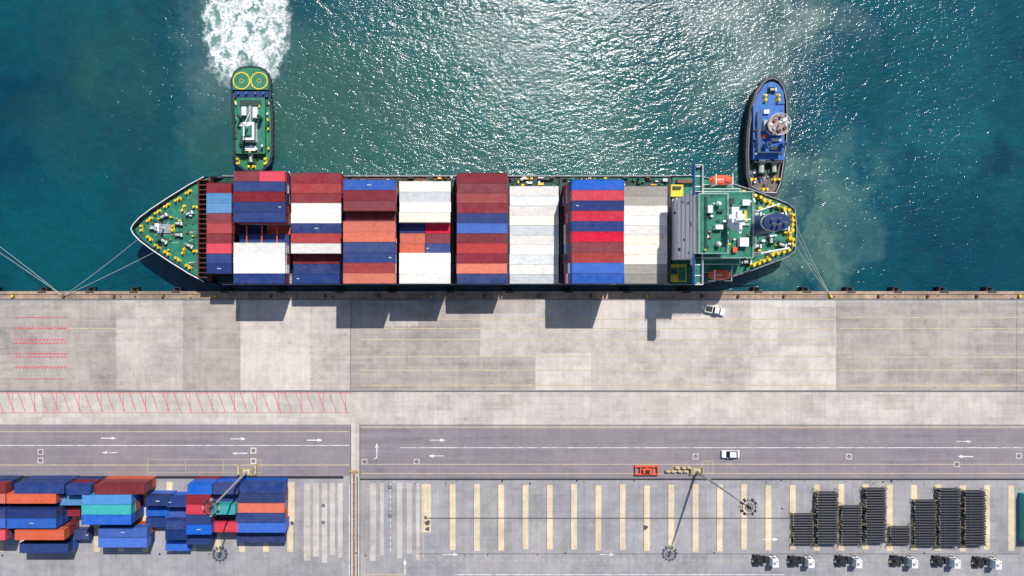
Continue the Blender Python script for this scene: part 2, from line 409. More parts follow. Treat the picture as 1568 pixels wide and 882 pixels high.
bs = MB(); zz=0.010
for i in range(24):
    u = 693+37.2*i
    bs.quad(gx(u-4.5),gx(u+4.5),gy(843+random.uniform(-2,2)),gy(742+random.uniform(-1,2)),zz,beige_m)
bs.quad(gx(646),gx(660),gy(815),gy(741),zz,beige_m)
for u in list(range(0,455,37)):
    bs.quad(gx(u-4),gx(u+5),gy(845),gy(738),zz,beige_m)
bs.quad(gx(443),gx(451),gy(800),gy(738),zz+.003,beige_m)
bs.obj('bearing_strip_pavement', normals=False)
ls = MB()
for u,w in ((470,9),(484,9),(497,8),(509,8),(521,7),(571,9),(585,6),(612,8),(627,8),(640,5)):
    ls.quad(gx(u-w/2),gx(u+w/2),gy(852+random.uniform(-4,10)),gy(740),zz,strip_m)
ls.obj('lane_strip_pavement', normals=False)
dj = MB()
dj.quad(gx(655),gx(1215),gy(793.5)-.13,gy(793.5)+.13,0.016,jm)
dj.quad(gx(640),gx(1560),gy(848)-.06,gy(848)+.06,0.016,jm)
for u0 in range(0,15):
    u=693+37.2*u0
    dj.quad(gx(u-5.2),gx(u-4.7),gy(843),gy(742),0.020,jm)
dj.obj('drain_line', normals=False)
stain = MB()
sm = simple('oil_residue',(0.09,0.083,0.078),0.7,var=0.4)
for u,v,r in [(988,808,.7),(652,793,.5),(655,801,.8),(655,810,.7),(1262,778,0.4),(1198,779,.3),(447,801,.5)]:
    pts=[(gx(u)+r*random.uniform(.6,1.2)*math.cos(a*.52),gy(v)+r*random.uniform(.6,1.2)*math.sin(a*.52)) for a in range(12)]
    stain.poly(pts,0.026+u*1e-6,sm)
stain.obj('oil_stain', normals=False)
for u,v in [(62,692),(62,705),(388,690),(388,706),(558,707),(638,707),(1065,699),(1300,699),(1465,711),(1560,698),(495,774),(495,800),(597,746),(597,790)]:
    m_=MB(); x,y=gx(u),gy(v)
    if v<730: m_.box(x-.75,x+.75,y-.75,y+.75,0,0.03,strip_m)
    m_.cyl(x,y,0,0.045,0.45,steel_dark,14); m_.cyl(x,y,0.045,0.06,0.25,galv,10); m_.obj('manhole_cover')
tr=MB(); tr.box(gx(542)-.22,gx(542)+.22,gy(882)-60,gy(722),0,0.12,rust)
tr.box(gx(547)-.12,gx(547)+.12,gy(882)-60,gy(730),0,0.1,steel_dark)
for v in range(725,882,14): tr.box(gx(540),gx(544.5),gy(v)-.10,gy(v)+.10,0.12,0.18,tan_p)
tr.box(gx(535),gx(549),gy(723),gy(720),0,0.4,tan_p); tr.obj('cable_trench')

for u in [65,138,205,270,345,430,520,600,690,780,870,960,1050,1160,1235,1303,1374,1445,1518,1590,-10]:
    f=MB(); x,y=gx(u),gy(446.5)
    f.box(x-.9,x+.9,y+.9,y+1.15,-3.4,-0.35,black_rub)
    for dx in (-.55,.55):
        f.beam((x+dx,y,-1.2),(x+dx,y+.9,-1.2),.38,black_rub,10)
    for dx in (-.8,.8): f.beam((x+dx,y,-.15),(x+dx*.9,y+.95,-.6),.06,rust,5)
    f.box(x-1.1,x+1.1,y-.35,y+.02,-.6,.24,steel_dark)
    f.obj('quay_fender')
for i,u in enumerate([20,98,175,250,330,415,498,580,660,742,825,905,990,1075,1130,1200,1271,1345,1420,1495,1560]):
    f=MB(); q=yellow_p if i%4==0 else rust
    f.cyl(0,0,0,.45,.24,q,12); f.cyl(0,0,.45,.62,.38,q,12,.3); f.cyl(0,0,0,.06,.45,steel_dark,12)
    f.obj('mooring_bollard',loc=(gx(u),gy(453.5),0.01))

# ------------------------------------------------------------ containers
def container_mesh(name, mat, L, logo=0):
    m = MB(); w=2.40/2; h=2.58; l=L/2
    m.box(-l+.06,l-.06,-w+.05,w-.05,.12,h-.07,mat)
    for sx in (-1,1):
        for sy in (-1,1):
            x=sx*(l-.09); y=sy*(w-.085)
            m.box(x-.09,x+.09,y-.085,y+.085,0,h,mat)
    for sy in (-1,1):
        y=sy*(w-.05); 
        m.box(-l+.18,l-.18,y-.045,y+.045,h-.10,h-.01,mat); m.box(-l+.18,l-.18,y-.045,y+.045,.02,.15,mat)
    for sx in (-1,1):
        x=sx*(l-.06); m.box(x-.055,x+.055,-w+.17,w-.17,h-.11,h-.012,mat); m.box(x-.055,x+.055,-w+.17,w-.17,.02,.15,mat)
    n=int(L/0.55)
    for i in range(n):
        x=-l+.35+(L-.7)*i/(n-1)
        m.frus((x-.16,x+.16,-w+.12,w-.12),(x-.09,x+.09,-w+.14,w-.14),h-.07,h-.035,mat)
        for sy in (-1,1):
            y=sy*(w-.05); m.box(x-.10,x+.10,min(y,y+sy*.035),max(y,y+sy*.035),.2,h-.14,mat)
    for y in (-.85,-.3,.3,.85): m.beam((l-.02,y,.15),(l-.02,y,h-.12),.03,galv,5)
    if logo==1: m.box(-.5,.5,-.10,.10,h-.034,h-.028,decal)
    if logo==2:
        for x in (-l*.8,): m.box(x-.3,x+.3,-.1,.12,h-.034,h-.028,decal)
    return m.mesh(name)
CMESH={}
def container(x,y,z,colr,L=12.1):
    logo = random.choice((1,2)) if (colr in ('navy','blue','teal') and random.random()<.3) else 0
    k=(colr,L,logo)
    if k not in CMESH: CMESH[k]=container_mesh('container_%s_%d'%(colr,int(L)),CM[colr],L,logo)
    o=bpy.data.objects.new('shipping_container',CMESH[k]); scene.collection.objects.link(o)
    o.location=(x+random.uniform(-.06,.06),y+random.uniform(-.012,.012),z)
    if random.random()<.5: o.rotation_euler[2]=math.pi
    return o
anyc=['maroon','navy','navy','red','white','orange','blue','maroon','grey','brick']
BASE=3.0; TH=2.6
G='grey';Wt='white';N='navy';Mr='maroon'
bays=[
 (336.5,36,1,[(N,3),(N,3),('red',3),(Mr,3),('brick',3),(Mr,3),('ltblue',3),('ltblue',3),(Mr,3)]),
 (380,72,0,[(N,4),(Wt,4),(Wt,4),(Wt,4),(N,2),(('navy','orange'),1),(N,4),(N,4),(Mr,4),(N,4),(('maroon','red'),4)]),
 (458.7,72,0,[(N,2),(N,2),(Mr,2),(Wt,3),('brick',3),(N,3),(Wt,3),(Wt,3),(Mr,3),('brick',3),(Mr,3)]),
 (537.6,72,0,[('orange',5),('brick',5),(N,5),(N,5),('orange',5),('orange',5),('dkmaroon',4),(Mr,5),(Mr,5),('blue',5)]),
 (615.3,72,0,[(Wt,4),(Wt,4),(Wt,4),(('orange','navy'),3),(('orange','maroon'),3),(('navy','red'),3),('cream',4),(Wt,4),(G,4),('cream',4)]),
 (697.4,72,0,[(N,3),('orange',3),(Mr,3),('brick',3),(Mr,3),('blue',3),(N,3),(Mr,3),('brick',3),(Mr,3),(Mr,3)]),
 (777,72,0,[(G,1),(Wt,1),(G,1),(Wt,1),(Wt,1),(G,1),('cream',1),(Wt,1),(G,1),(Wt,1)]),
 (857,72,0,[('blue',5),('blue',5),('brick',5),(Mr,5),('red',5),(N,5),('red',5),(N,5),('red',5),('blue',5)]),
 (938.4,72,0,[('dirty',1),('dirty',1),('cream',1),('cream',1),('cream',1),(Wt,1),(Wt,1),(Wt,1),('dirty',1),('dirty',1)]),
]
for bx,bw,r0,rows in bays:
    cx=gx(bx+bw/2)
    for r,(c,n) in enumerate(rows):
        cy=gy(434.5-14.5*(r+r0)-7.25)
        for t in range(n):
            z=BASE+TH*t
            if bw<50: container(cx,cy,z,c if t==n-1 else random.choice(anyc),6.0)
            elif isinstance(c,tuple) and t==n-1:
                container(cx-3.05,cy,z,c[0],6.0); container(cx+3.05,cy,z,c[1],6.0)
            else: container(cx,cy,z,c if t==n-1 else random.choice(anyc))

# ------------------------------------------------------------ ship
ship=empty('container_ship',(gx(700),gy(354),0))
def sobj(mb,name,bevel=0.0,normals=True):
    o=mb.obj(name,ship,bevel=bevel,normals=normals); o.location=-ship.location; return o
CY=353.5
deck=[(215.6,0),(219,7),(228,17),(245,30),(270,47),(300,66),(322,78),(345,82),(380,82),(1020,82),(1060,82),(1100,75),(1150,59),(1197,41),(1209,32),(1212,0)]
wlin=[(236,0),(240,3),(250,8),(266,15),(290,28),(320,46),(350,60),(385,74),(420,81),(980,81),(1030,76),(1080,58),(1125,36),(1165,18),(1180,8),(1185,0)]
def zt(u): return 6.0-1.0*max(0,(u-215)/120) if u<330 else 2.6
hl=MB()
def ringpts(tab,z):
    a=[(gx(u),gy(CY-h),z if z is not None else zt(u)) for u,h in tab]
    b=[(gx(u),gy(CY+h),z if z is not None else zt(u)) for u,h in reversed(tab[1:-1])]
    return a+b
R0=ringpts(deck,None); R1=ringpts([(d[0]*.6+w[0]*.4,d[1]*.55+w[1]*.45) for d,w in zip(deck,wlin)],0.3); R2=ringpts(wlin,-2.6); R3=ringpts([(u+2,h*.9) for u,h in wlin],-9)
n=len(R0)
hl.add(R0+R1+R2+R3,[(k*n+i,k*n+(i+1)%n,(k+1)*n+(i+1)%n,(k+1)*n+i) for k in range(3) for i in range(n)]+[tuple(range(3*n,4*n))],hull_blue)
sobj(hl,'hull')
dk=MB()
def half(tab,u):
    for (a,ha),(b,hb) in zip(tab,tab[1:]):
        if a<=u<=b: return ha+(hb-ha)*(u-a)/(b-a) if b>a else ha
    return 0
def deckpoly(u0,u1,inset,z,mat):
    us=[u0]+[t[0] for t in deck if u0<t[0]<u1]+[u1]
    pts=[(gx(u),gy(CY-max(0.3,half(deck,u)-inset))) for u in us]+[(gx(u),gy(CY+max(0.3,half(deck,u)-inset))) for u in reversed(us)]
    dk.poly(pts,z,mat)
deckpoly(330,1025,1.2,1.9,deck_dk)
deckpoly(217.5,332,2.0,4.4,deck_green)
deckpoly(1025,1211,1.4,2.2,deck_green)
hb=78/S
dk.box(gx(330),gx(332),gy(CY)-hb,gy(CY)+hb,1.9,5.4,red_ox)
for i in range(21):
    y=gy(CY)-hb*.92+hb*1.84*i/20
    dk.box(gx(318),gx(330),y-.12,y+.12,4.45,6.8,red_ox)
dk.box(gx(316.5),gx(318),gy(CY)-hb*.93,gy(CY)+hb*.93,4.45,7.0,red_ox)
for bx,bw,r0,rows in bays:
    dk.box(gx(bx-1.5),gx(bx+bw+1.5),gy(434.5-14.5*r0),gy(434.5-14.5*(r0+len(rows))),1.92,2.9,rust if bw>50 and bx>900 else steel_dark)
for (u0,u1,mm) in [(345,520,deck_green),(540,690,rust),(780,850,deck_brown),(860,1015,deck_green)]:
    dk.box(gx(u0),gx(u1),gy(276.5),gy(273.2),1.9,2.0,mm)
sobj(dk,'decks')
rl_=MB()
for i in range(n):
    a=Vector(R0[i]);b=Vector(R0[(i+1)%n])
    if abs(a.z-b.z)>1: continue
    rl_.beam(a+Vector((0,0,.05)),b+Vector((0,0,.05)),.13 if a.z>4 else .1,white_p if a.z>4 else galv,6)
def siderail(side,u0,u1,step=14):
    u=u0
    while u<u1:
        y=gy(CY+side*(half(deck,u)-2)); x=gx(u)
        rl_.box(x-.05,x+.05,y-.05,y+.05,1.9,3.6,yellow_p if random.random()<.35 else galv)
        y2=gy(CY+side*(half(deck,min(u1,u+step))-2))
        rl_.beam((x,y,3.55),(gx(min(u1,u+step)),y2,3.55),.05,galv,5)
        u+=step
for s_ in (-1,1): siderail(s_,340,1020); siderail(s_,1100,1205,8)
sobj(rl_,'railings')
lb=MB()
for u in (376,455.5,534,612.5,692,773.5,853.3,933.5,1014.5):
    x=gx(u)
    for i in range(12):
        y=gy(434.5-14.5*i*10.4/11)
        lb.box(x-.14,x+.14,y-.1,y+.1,1.92,5.2,deck_dk if i%3 else yellow_p)
    lb.box(x-.3,x+.3,gy(434.5),gy(277),5.2,5.3,steel_dark)
for u in (392,414,436): 
    lb.box(gx(u)-.12,gx(u)+.12,gy(375),gy(349),9.0,9.2,orange_p)
sobj(lb,'lashing_bridges')
dg=MB()
for i in range(110):
    u=random.uniform(540,1015); v=random.uniform(274,286)
    a,b_,hh=random.uniform(.2,.8),random.uniform(.12,.35),random.uniform(.3,1.2)
    x,y=gx(u),gy(v); dg.box(x-a,x+a,y-b_,y+b_,1.9,1.9+hh,random.choice([deck_green,yellow_p,rust,white_p,steel_dark,deck_dk,steel_dark]))
def winch(m,x,y,z,ang=0,s=1.0):
    M=Matrix.Translation((x,y,z))@Matrix.Rotation(ang,4,'Z')@Matrix.Scale(s,4)
    m.box(-1.0,1.0,-.9,.9,0,.25,deck_dk,M)
    R=M@Matrix.Translation((-.8,0,.75))@Matrix.Rotation(math.pi/2,4,'Y')
    m.cyl(0,0,0,1.3,.38,rope_m,10,None,R)
    for q in (-.05,1.3): m.cyl(0,0,q,q+.1,.62,deck_green,12,None,R)
    m.box(.65,1.05,-.45,.45,.25,1.1,white_p,M)
def bitts(m,x,y,z,ang=0,s=1.15):
    M=Matrix.Translation((x,y,z))@Matrix.Rotation(ang,4,'Z')@Matrix.Scale(s,4)
    m.box(-.9,.9,-.32,.32,0,.12,yellow_p,M)
    for q in (-.5,.5): m.cyl(q,0,.12,.85,.28,yellow_p,10,None,M)
for u,v,a in [(262,334,.5),(262,371,-.5),(284,345,0),(284,362,0),(246,352,0),(300,330,.4),(300,378,-.4)]:
    winch(dg,gx(u),gy(v),4.4,a,.95)
for u,v,a in [(240,339,.7),(240,367,-.7),(252,328,.6),(252,379,-.6),(266,318,.6),(266,389,-.6),(282,309,.6),(282,398,-.6),(298,298,.6),(298,409,-.6),(228,352,1.57),(310,320,0),(310,386,0),(275,352,1.57),(291,322,1.2),(291,386,1.2)]:
    bitts(dg,gx(u),gy(v),4.4,a,1.05)
for i in range(30):
    u=random.uniform(245,312); h=half(deck,u)-12; v=CY+random.uniform(-h,h)
    x,y=gx(u),gy(v); a=random.uniform(.12,.35); dg.box(x-a,x+a,y-a*.6,y+a*.6,4.42,4.42+random.uniform(.2,.8),random.choice([yellow_p,yellow_p,white_p,deck_dk,rust,steel_dark]))
for i in range(14):
    u=random.uniform(240,300); h=half(deck,u)-14; v=CY+random.uniform(-h,h)
    dg.line(gx(u),gy(v),gx(u+random.uniform(5,16)),gy(v+random.uniform(-8,8)),.12,4.43+i*.004,rope_m)
dg.beam((gx(262),gy(352.5),4.4),(gx(262),gy(352.5),13),.28,white_p,8,.12)
dg.box(gx(262)-.5,gx(262)+.5,gy(352.5)-.9,gy(352.5)+.9,9.4,9.5,white_p)
dg.box(gx(252),gx(272),gy(359),gy(346),4.42,4.9,galv)
for u,v,a in [(1150,330,0),(1150,378,0),(1172,340,1.57),(1172,368,1.57),(1192,352,0),(1188,330,.3),(1188,376,-.3),(1140,310,0.2),(1135,402,0)]:
    winch(dg,gx(u),gy(v),2.2,a,1.1)
for u,v,a in [(1205,335,1.57),(1205,372,1.57),(1195,322,-.4),(1195,385,.4),(1165,309,-.3),(1165,399,.3),(1178,316,-.3),(1178,390,.3),(1204,350,1.57),(1152,303,-.3),(1150,405,.3),(1200,362,1.57),(1158,352,0),(1180,352,0)]:
    bitts(dg,gx(u),gy(v),2.2,a,1.4)
for i in range(70):
    u=random.uniform(1125,1205); h=half(deck,u)-6; v=CY+random.uniform(-h,h)
    x,y=gx(u),gy(v); a=random.uniform(.15,.5); dg.box(x-a,x+a,y-a*.6,y+a*.6,2.2,2.2+random.uniform(.2,1.2),random.choice([yellow_p,white_p,deck_dk,rust,steel_dark,deck_dk]))
for (u0,u1,v0,v1,mm) in [(1020,1040,285,303,yellow_p),(1024,1036,288,292,deck_dk),(1019,1045,405,432,yellow_p),(1022,1030,411,420,deck_dk),(1030,1060,278,283,rust),(1033,1042,410,430,deck_green)]:
    dg.box(gx(u0),gx(u1),gy(v1),gy(v0),2.2,2.9 if mm==yellow_p else 3.4,mm)
sobj(dg,'deck_machinery',0)
ss=MB()
FX=1019.6
def house(u0,u1,v0,v1,z0,z1,wall,roof):
    x0,x1,y0,y1=gx(u0),gx(u1),gy(v1),gy(v0)
    ss.box(x0,x1,y0,y1,z0,z1,wall)
    ss.box(x0-.15,x1+.15,y0-.15,y1+.15,z1,z1+.12,roof)
    for (a,b_) in (((x0,y0),(x1,y0)),((x1,y0),(x1,y1)),((x1,y1),(x0,y1)),((x0,y1),(x0,y0))):
        for zz_ in (.6,1.1): ss.beam((a[0],a[1],z1+zz_),(b_[0],b_[1],z1+zz_),.035,white_p,4)
        L=math.hypot(b_[0]-a[0],b_[1]-a[1]); k=max(1,int(L/1.5))
        for i in range(k): ss.box(a[0]+(b_[0]-a[0])*i/k-.03,a[0]+(b_[0]-a[0])*i/k+.03,a[1]+(b_[1]-a[1])*i/k-.03,a[1]+(b_[1]-a[1])*i/k+.03,z1+.12,z1+1.1,white_p)
# accommodation tiers, side houses and bridge deck
house(FX,1100,309,399,2.2,18.6,grey_p,deck_green)
house(1100.3,1122,318,390,2.2,9.5,white_p,deck_green)
house(1122.3,1138,326,382,2.2,6.2,white_p,deck_green)
house(1055,1100,290,308.7,2.2,7.5,white_p,deck_green)
house(1055,1100,399.3,418,2.2,7.5,white_p,deck_green)
house(1040,1098,300,308.7,7.7,12.5,white_p,deck_green)
house(1040,1098,399.3,407,7.7,12.5,white_p,deck_green)
house(FX-0.5,1058,314,394,18.8,21.6,grey_p,deck_green)
for s0,s1 in ((273,313.7),(394.3,436)):
    ss.box(gx(FX),gx(1030),gy(s1),gy(s0),18.5,18.72,deck_green)
    ss.box(gx(FX)-.15,gx(FX)+.02,gy(s1),gy(s0),18.5,19.9,blue_p)
    ss.box(gx(1030),gx(1030)+.12,gy(s1),gy(s0),18.5,19.8,white_p)
    vv=s0 if s0<300 else s1
    ss.box(gx(FX),gx(1030),gy(vv)-.08,gy(vv)+.08,18.72,19.9,white_p)
    for t in (.35,.7):
        v=s0+(s1-s0)*t; ss.box(gx(FX)+.1,gx(1030)-.1,gy(v)-.12,gy(v)+.12,18.73,18.9,white_p)
    ss.box(gx(FX)+.3,gx(FX)+1.2,gy(vv+3 if s0<300 else vv-1),gy(vv+1 if s0<300 else vv-3),18.73,19.7,galv)
    ss.beam((gx(FX)+1,gy(vv),18.5),(gx(FX)+1,gy(308 if s0<300 else 400),14.5),.14,white_p,6)
for z in (5.4,8.2,11.0,13.8,16.6):
    ss.box(gx(FX)-.22,gx(FX)-.01,gy(399),gy(309),z,z+.08,white_p)
for (v,z,h_,w_) in [(322,15,1.0,.3),(352,16.9,.7,.5),(385,9,1.6,.35),(330,6,1.2,.3),(372,12.4,.9,.3),(392,15.4,.8,.3),(318,11.6,.8,.3)]:
    ss.box(gx(FX)-.06,gx(FX)+.02,gy(v)-w_,gy(v)+w_,z,z+h_,glass)
ss.box(gx(FX-.5)-.05,gx(FX-.5)+.02,gy(392),gy(316),20.5,20.9,glass)
for k in range(5):
    z=4.5+2.8*k
    for i in range(6):
        x=gx(1030+i*12)
        for yy in (gy(309),gy(399)): ss.box(x-.3,x+.3,yy-.05,yy+.05,z,z+.7,glass)
for (u0,u1,v0,v1,h,mm) in [(1030,1036,330,340,1.2,white_p),(1040,1050,356,362,1.2,white_p),(1028,1031,318,390,.35,deck_dk),(1070,1080,330,345,1.0,white_p),(1080,1092,372,384,1.4,grey_p),(1072,1078,385,392,.8,orange_p),(1085,1095,320,328,.9,white_p),(1068,1074,318,326,.8,deck_dk),(1062,1066,350,390,.5,deck_dk),(1070,1096,352,355,.4,galv),(1088,1092,335,350,.5,yellow_p)]:
    z0=21.72 if u0<1056 else 18.72
    ss.box(gx(u0),gx(u1),gy(v1),gy(v0),z0,z0+h,mm)
for i in range(44):
    top=random.random()<.45
    u=random.uniform(1026,1054) if top else random.uniform(1062,1096); v=random.uniform(320,390)
    x,y=gx(u),gy(v); a=random.uniform(.12,.4); z0=21.72 if top else 18.72
    ss.box(x-a,x+a,y-a*.7,y+a*.7,z0,z0+random.uniform(.15,.9),random.choice([white_p,white_p,deck_dk,steel_dark,yellow_p,rust]))
for (u0,u1,v0,v1,h,mm) in [(1103,1109,322,330,1.2,white_p),(1112,1119,374,385,1.4,white_p),(1104,1110,382,387,.8,yellow_p)]:
    ss.box(gx(u0),gx(u1),gy(v1),gy(v0),9.62,9.62+h,mm)
sobj(ss,'accommodation_block')
rm=MB(); mx,my=gx(1062),gy(352)
for dx,dy in ((-.9,-.9),(.9,-.9),(-.9,.9),(.9,.9)): rm.beam((mx+dx,my+dy,18.7),(mx+dx*.3,my+dy*.3,28),.15,white_p,6)
for z,w in ((23,1.6),(25.4,2.2),(27.8,1.2)):
    rm.box(mx-w*.5,mx+w*.5,my-w,my+w,z,z+.12,white_p)
rm.box(mx-.2,mx+.2,my-2.2,my+2.2,25.9,26.2,white_p); rm.box(mx-1.6,mx+1.6,my-.15,my+.15,28.3,28.55,white_p)
for dy in (-3.2,3.2): rm.beam((mx,my+dy*.4,25.4),(mx,my+dy,27),.07,white_p,5)
rm.beam((mx,my,27.9),(mx,my,31),.07,white_p,5)
mx2=gx(1045)
for q in (-5,4.0): rm.cyl(mx2,my+q,21.7,22.6,.35,white_p,10); rm.cyl(mx2,my+q,22.6,23.4,.6,white_p,12,.3)
sobj(rm,'radar_mast')
fn=MB(); fx,fy=gx(1117),gy(353)
fn.box(fx-3.0,fx+3.4,fy-2.3,fy+2.3,9.62,14.5,funnel_b)
fn.cyl(fx+.3,fy,14.5,22.6,2.15,funnel_b,24,2.0,None,1.5); fn.cyl(fx+.3,fy,22.6,23.2,2.03,white_p,24,2.02,None,1.5); fn.cyl(fx+.3,fy,23.2,24.2,2.0,funnel_b,24,1.95,None,1.5)
fn.cyl(fx+.3,fy,24.2,24.3,1.6,funnel_b,20,None,None,1.5)
for dx,dy in ((-1.1,.5),(.6,.6),(.3,-.7),(1.7,-.3),(-.8,-.6)): fn.cyl(fx+dx,fy+dy,24.3,25.4,.28,galv,8); fn.cyl(fx+dx,fy+dy,25.4,25.45,.22,black_rub,8)
fn.beam((fx+2.9,fy-1,14.5),(fx+2.6,fy-1,25),.08,white_p,5); fn.box(fx-3.6,fx-3.1,fy-1.5,fy+1.5,9.62,12,white_p)
sobj(fn,'funnel')
lbm=MB()
def lifeboat(u,v,z):
    M=Matrix.Translation((gx(u),gy(v),z)); pts=[(-2.9,0),(-2.4,.75),(-1.2,1.15),(1.2,1.15),(2.3,.8),(2.8,0),(2.3,-.8),(1.2,-1.15),(-1.2,-1.15),(-2.4,-.75)]
    lbm.prism([(p[0]*.75,p[1]*.6) for p in pts],-1.2,0,orange_p,M,1.35)
    lbm.prism(pts,0,.25,orange_p,M,1.0); lbm.prism(pts,.25,.9,orange_p,M,.7)
    lbm.box(.6,1.7,-.5,.5,.8,1.3,orange_p,M); lbm.box(1.68,1.74,-.4,.4,.9,1.2,glass,M); lbm.box(-1.5,.4,-.08,.08,.9,1.0,white_p,M)
    for dx in (-2.0,2.0):
        lbm.beam((gx(u)+dx,gy(v)-1.4,z-2),(gx(u)+dx,gy(v)-1.4,z+2.1),.13,white_p,6); lbm.beam((gx(u)+dx,gy(v)-1.4,z+2.1),(gx(u)+dx,gy(v)+1.2,z+2.1),.12,white_p,6)
lifeboat(1081,284,9.2); lifeboat(1079,422,9.2)
sobj(lbm,'lifeboats')
ac=MB()
ac.beam((gx(1142),gy(390),2.2),(gx(1142),gy(390),9),.35,white_p,8); ac.beam((gx(1142),gy(390),9),(gx(1178),gy(383),10),.22,white_p,6)
ac.beam((gx(1130),gy(330),6.2),(gx(1130),gy(330),11),.25,white_p,8); ac.beam((gx(1130),gy(330),11),(gx(1160),gy(320),11.5),.18,white_p,6)
sobj(ac,'provision_cranes')

def rope(a,b,sag=1.0,r=0.05):
    m=MB(); a=Vector(a);b=Vector(b); k=10; pr=a
    for i in range(1,k+1):
        t=i/k; q=a.lerp(b,t); q.z-=sag*4*t*(1-t); m.beam(pr,q,r,rope_m,5); pr=q
    m.obj('mooring_rope')
bo=Vector((gx(98),gy(453.5),.4)); so=Vector((gx(1271),gy(453.5),.4))
rope(bo,(gx(228),gy(366),5.6),.8); rope(bo,(gx(252),gy(386),5.4),.8)
rope(bo,(gx(-80),gy(335),-.3),.6); rope(bo,(gx(-80),gy(320),-.3),.9)
rope(so,(gx(1210),gy(345),2.7),.5); rope(so,(gx(1208),gy(375),2.7),.5); rope(so,(gx(1211),gy(360),2.7),.7)

# ------------------------------------------------------------ tugs
t1=empty('green_tugboat',(gx(384.5),gy(184),-2.5))
def tobj(mb,name,par): o=mb.obj(name,par); o.location=-par.location; return o
def P(u,v): return (gx(u),gy(v))
h1=MB()
pts=[P(354,150),P(353,125),P(358,110),P(368,103),P(384,101),P(400,103),P(410,110),P(415,125),P(415,150),P(418,175),P(418,235),P(414,252),P(402,263),P(376,263),P(361,252),P(357,235),P(356,175)]
def shr(pts,d):
    n_=len(pts); cx=sum(p[0] for p in pts)/n_; cy=sum(p[1] for p in pts)/n_
    w=max(abs(p[0]-cx) for p in pts); l=max(abs(p[1]-cy) for p in pts)
    return [(cx+(p[0]-cx)*(1-d/w),cy+(p[1]-cy)*(1-d/l)) for p in pts]
h1.prism(list(reversed(pts)),-0.9,-4.5,hull_blue,None,.85)
def rimwall(m,pts,z0,z1,t,mat):
    q=shr(pts,t); n_=len(pts)
    vs=[(p[0],p[1],z0) for p in pts]+[(p[0],p[1],z1) for p in pts]+[(p[0],p[1],z1) for p in q]+[(p[0],p[1],z0) for p in q]
    fs=[]
    for i in range(n_):
        j=(i+1)%n_
        fs+=[(i,j,n_+j,n_+i),(n_+i,n_+j,2*n_+j,2*n_+i),(2*n_+i,2*n_+j,3*n_+j,3*n_+i)]
    m.add(vs,fs,mat)
rimwall(h1,pts,-.9,.25,.5,hull_blue)
h1.poly(shr(pts,.4),-.5,green_br)
def tyres(m,pts,z,step=1.3):
    n_=len(pts)
    for i in range(n_):
        a=Vector(pts[i]);b=Vector(pts[(i+1)%n_]);L=(b-a).length;k=max(1,int(L/step))
        for j in range(k):
            q=a.lerp(b,(j+.5)/k); d=(b-a).normalized()
            M=Matrix.Translation((q.x,q.y,z))@Vector((d.y,-d.x,0)).to_track_quat('Z','Y').to_matrix().to_4x4()
            m.torus((0,0,0),.42,.2,black_rub,M,10,5)
tyres(h1,pts,-.7)
tobj(h1,'hull',t1)
d1=MB()
pl=[P(357,138),P(357,124),P(361,112),P(371,106),P(384,104.5),P(398,106),P(408,112),P(412,124),P(412,138)]
d1.prism(pl,-.49,.5,green_br)
for u in (370.5,397.5):
    d1.ring(gx(u),gy(124.5),.505,12.5/S,.14,yellow_p,32,.03)
    d1.ring(gx(u),gy(124.5),.505,3/S,.05,yellow_p,16,.03)
d1.box(gx(359),gx(411),gy(149),gy(140),-.49,.2,funnel_b)
for u in (366,378,392,404): d1.cyl(gx(u),gy(144),.2,.9,.3,blue_p,10)
d1.box(gx(365),gx(407),gy(236),gy(152),-.49,1.2,green_br)
d1.box(gx(365)-.1,gx(407)+.1,gy(236)-.1,gy(152)+.1,1.2,1.3,deck_green)
for (u0,u1,v0,v1,h,mm) in [(370,402,156,164,.4,deck_dk),(374,381,167,180,1.3,white_p),(391,398,168,184,1.5,white_p),(384,388,165,195,.8,galv),(371,377,212,226,.8,deck_dk),(378,394,226,233,.6,white_p)]:
    d1.box(gx(u0),gx(u1),gy(v1),gy(v0),1.3,1.3+h,mm)
d1.frus((gx(378),gx(396),gy(220),gy(192)),(gx(379.5),gx(394.5),gy(218.5),gy(193.5)),1.3,4.0,white_p)
d1.box(gx(378.7),gx(395.3),gy(219.3),gy(192.7),2.7,3.5,glass)
d1.box(gx(378.5),gx(395.5),gy(219.5),gy(192.5),4.0,4.12,white_p)
d1.box(gx(381),gx(392),gy(215),gy(197),4.12,4.3,deck_green)
d1.beam((gx(386),gy(202),4),(gx(386),gy(202),10),.22,white_p,8,.1)
d1.box(gx(378),gx(394),gy(202)-.12,gy(202)+.12,7,7.2,white_p); d1.box(gx(382),gx(390),gy(202)-.1,gy(202)+.1,8.6,8.75,white_p)
d1.beam((gx(386),gy(202),8),(gx(386),gy(176),2.4),.09,white_p,5)
for u in (372,402): d1.cyl(gx(u),gy(184),1.3,4.4,.5,green_br,12); d1.cyl(gx(u),gy(184),4.4,4.5,.38,black_rub,12)
winch(d1,gx(385),gy(243),-.5,math.pi/2,1.3); bitts(d1,gx(385),gy(255),-.5)
for u in (364,406): bitts(d1,gx(u),gy(247),-.5,1.57)
for i in range(36):
    u=random.choice([361.5,410.5])+random.uniform(-1,1) if i%2 else random.uniform(368,404); v=random.uniform(155,240); x,y=gx(u),gy(v); z0=-.5 if i%2 else 1.3
    d1.box(x-.2,x+.2,y-.3,y+.3,z0,z0+random.uniform(.2,.9),random.choice([white_p,yellow_p,deck_dk,steel_dark]))
tobj(d1,'deckhouse',t1)

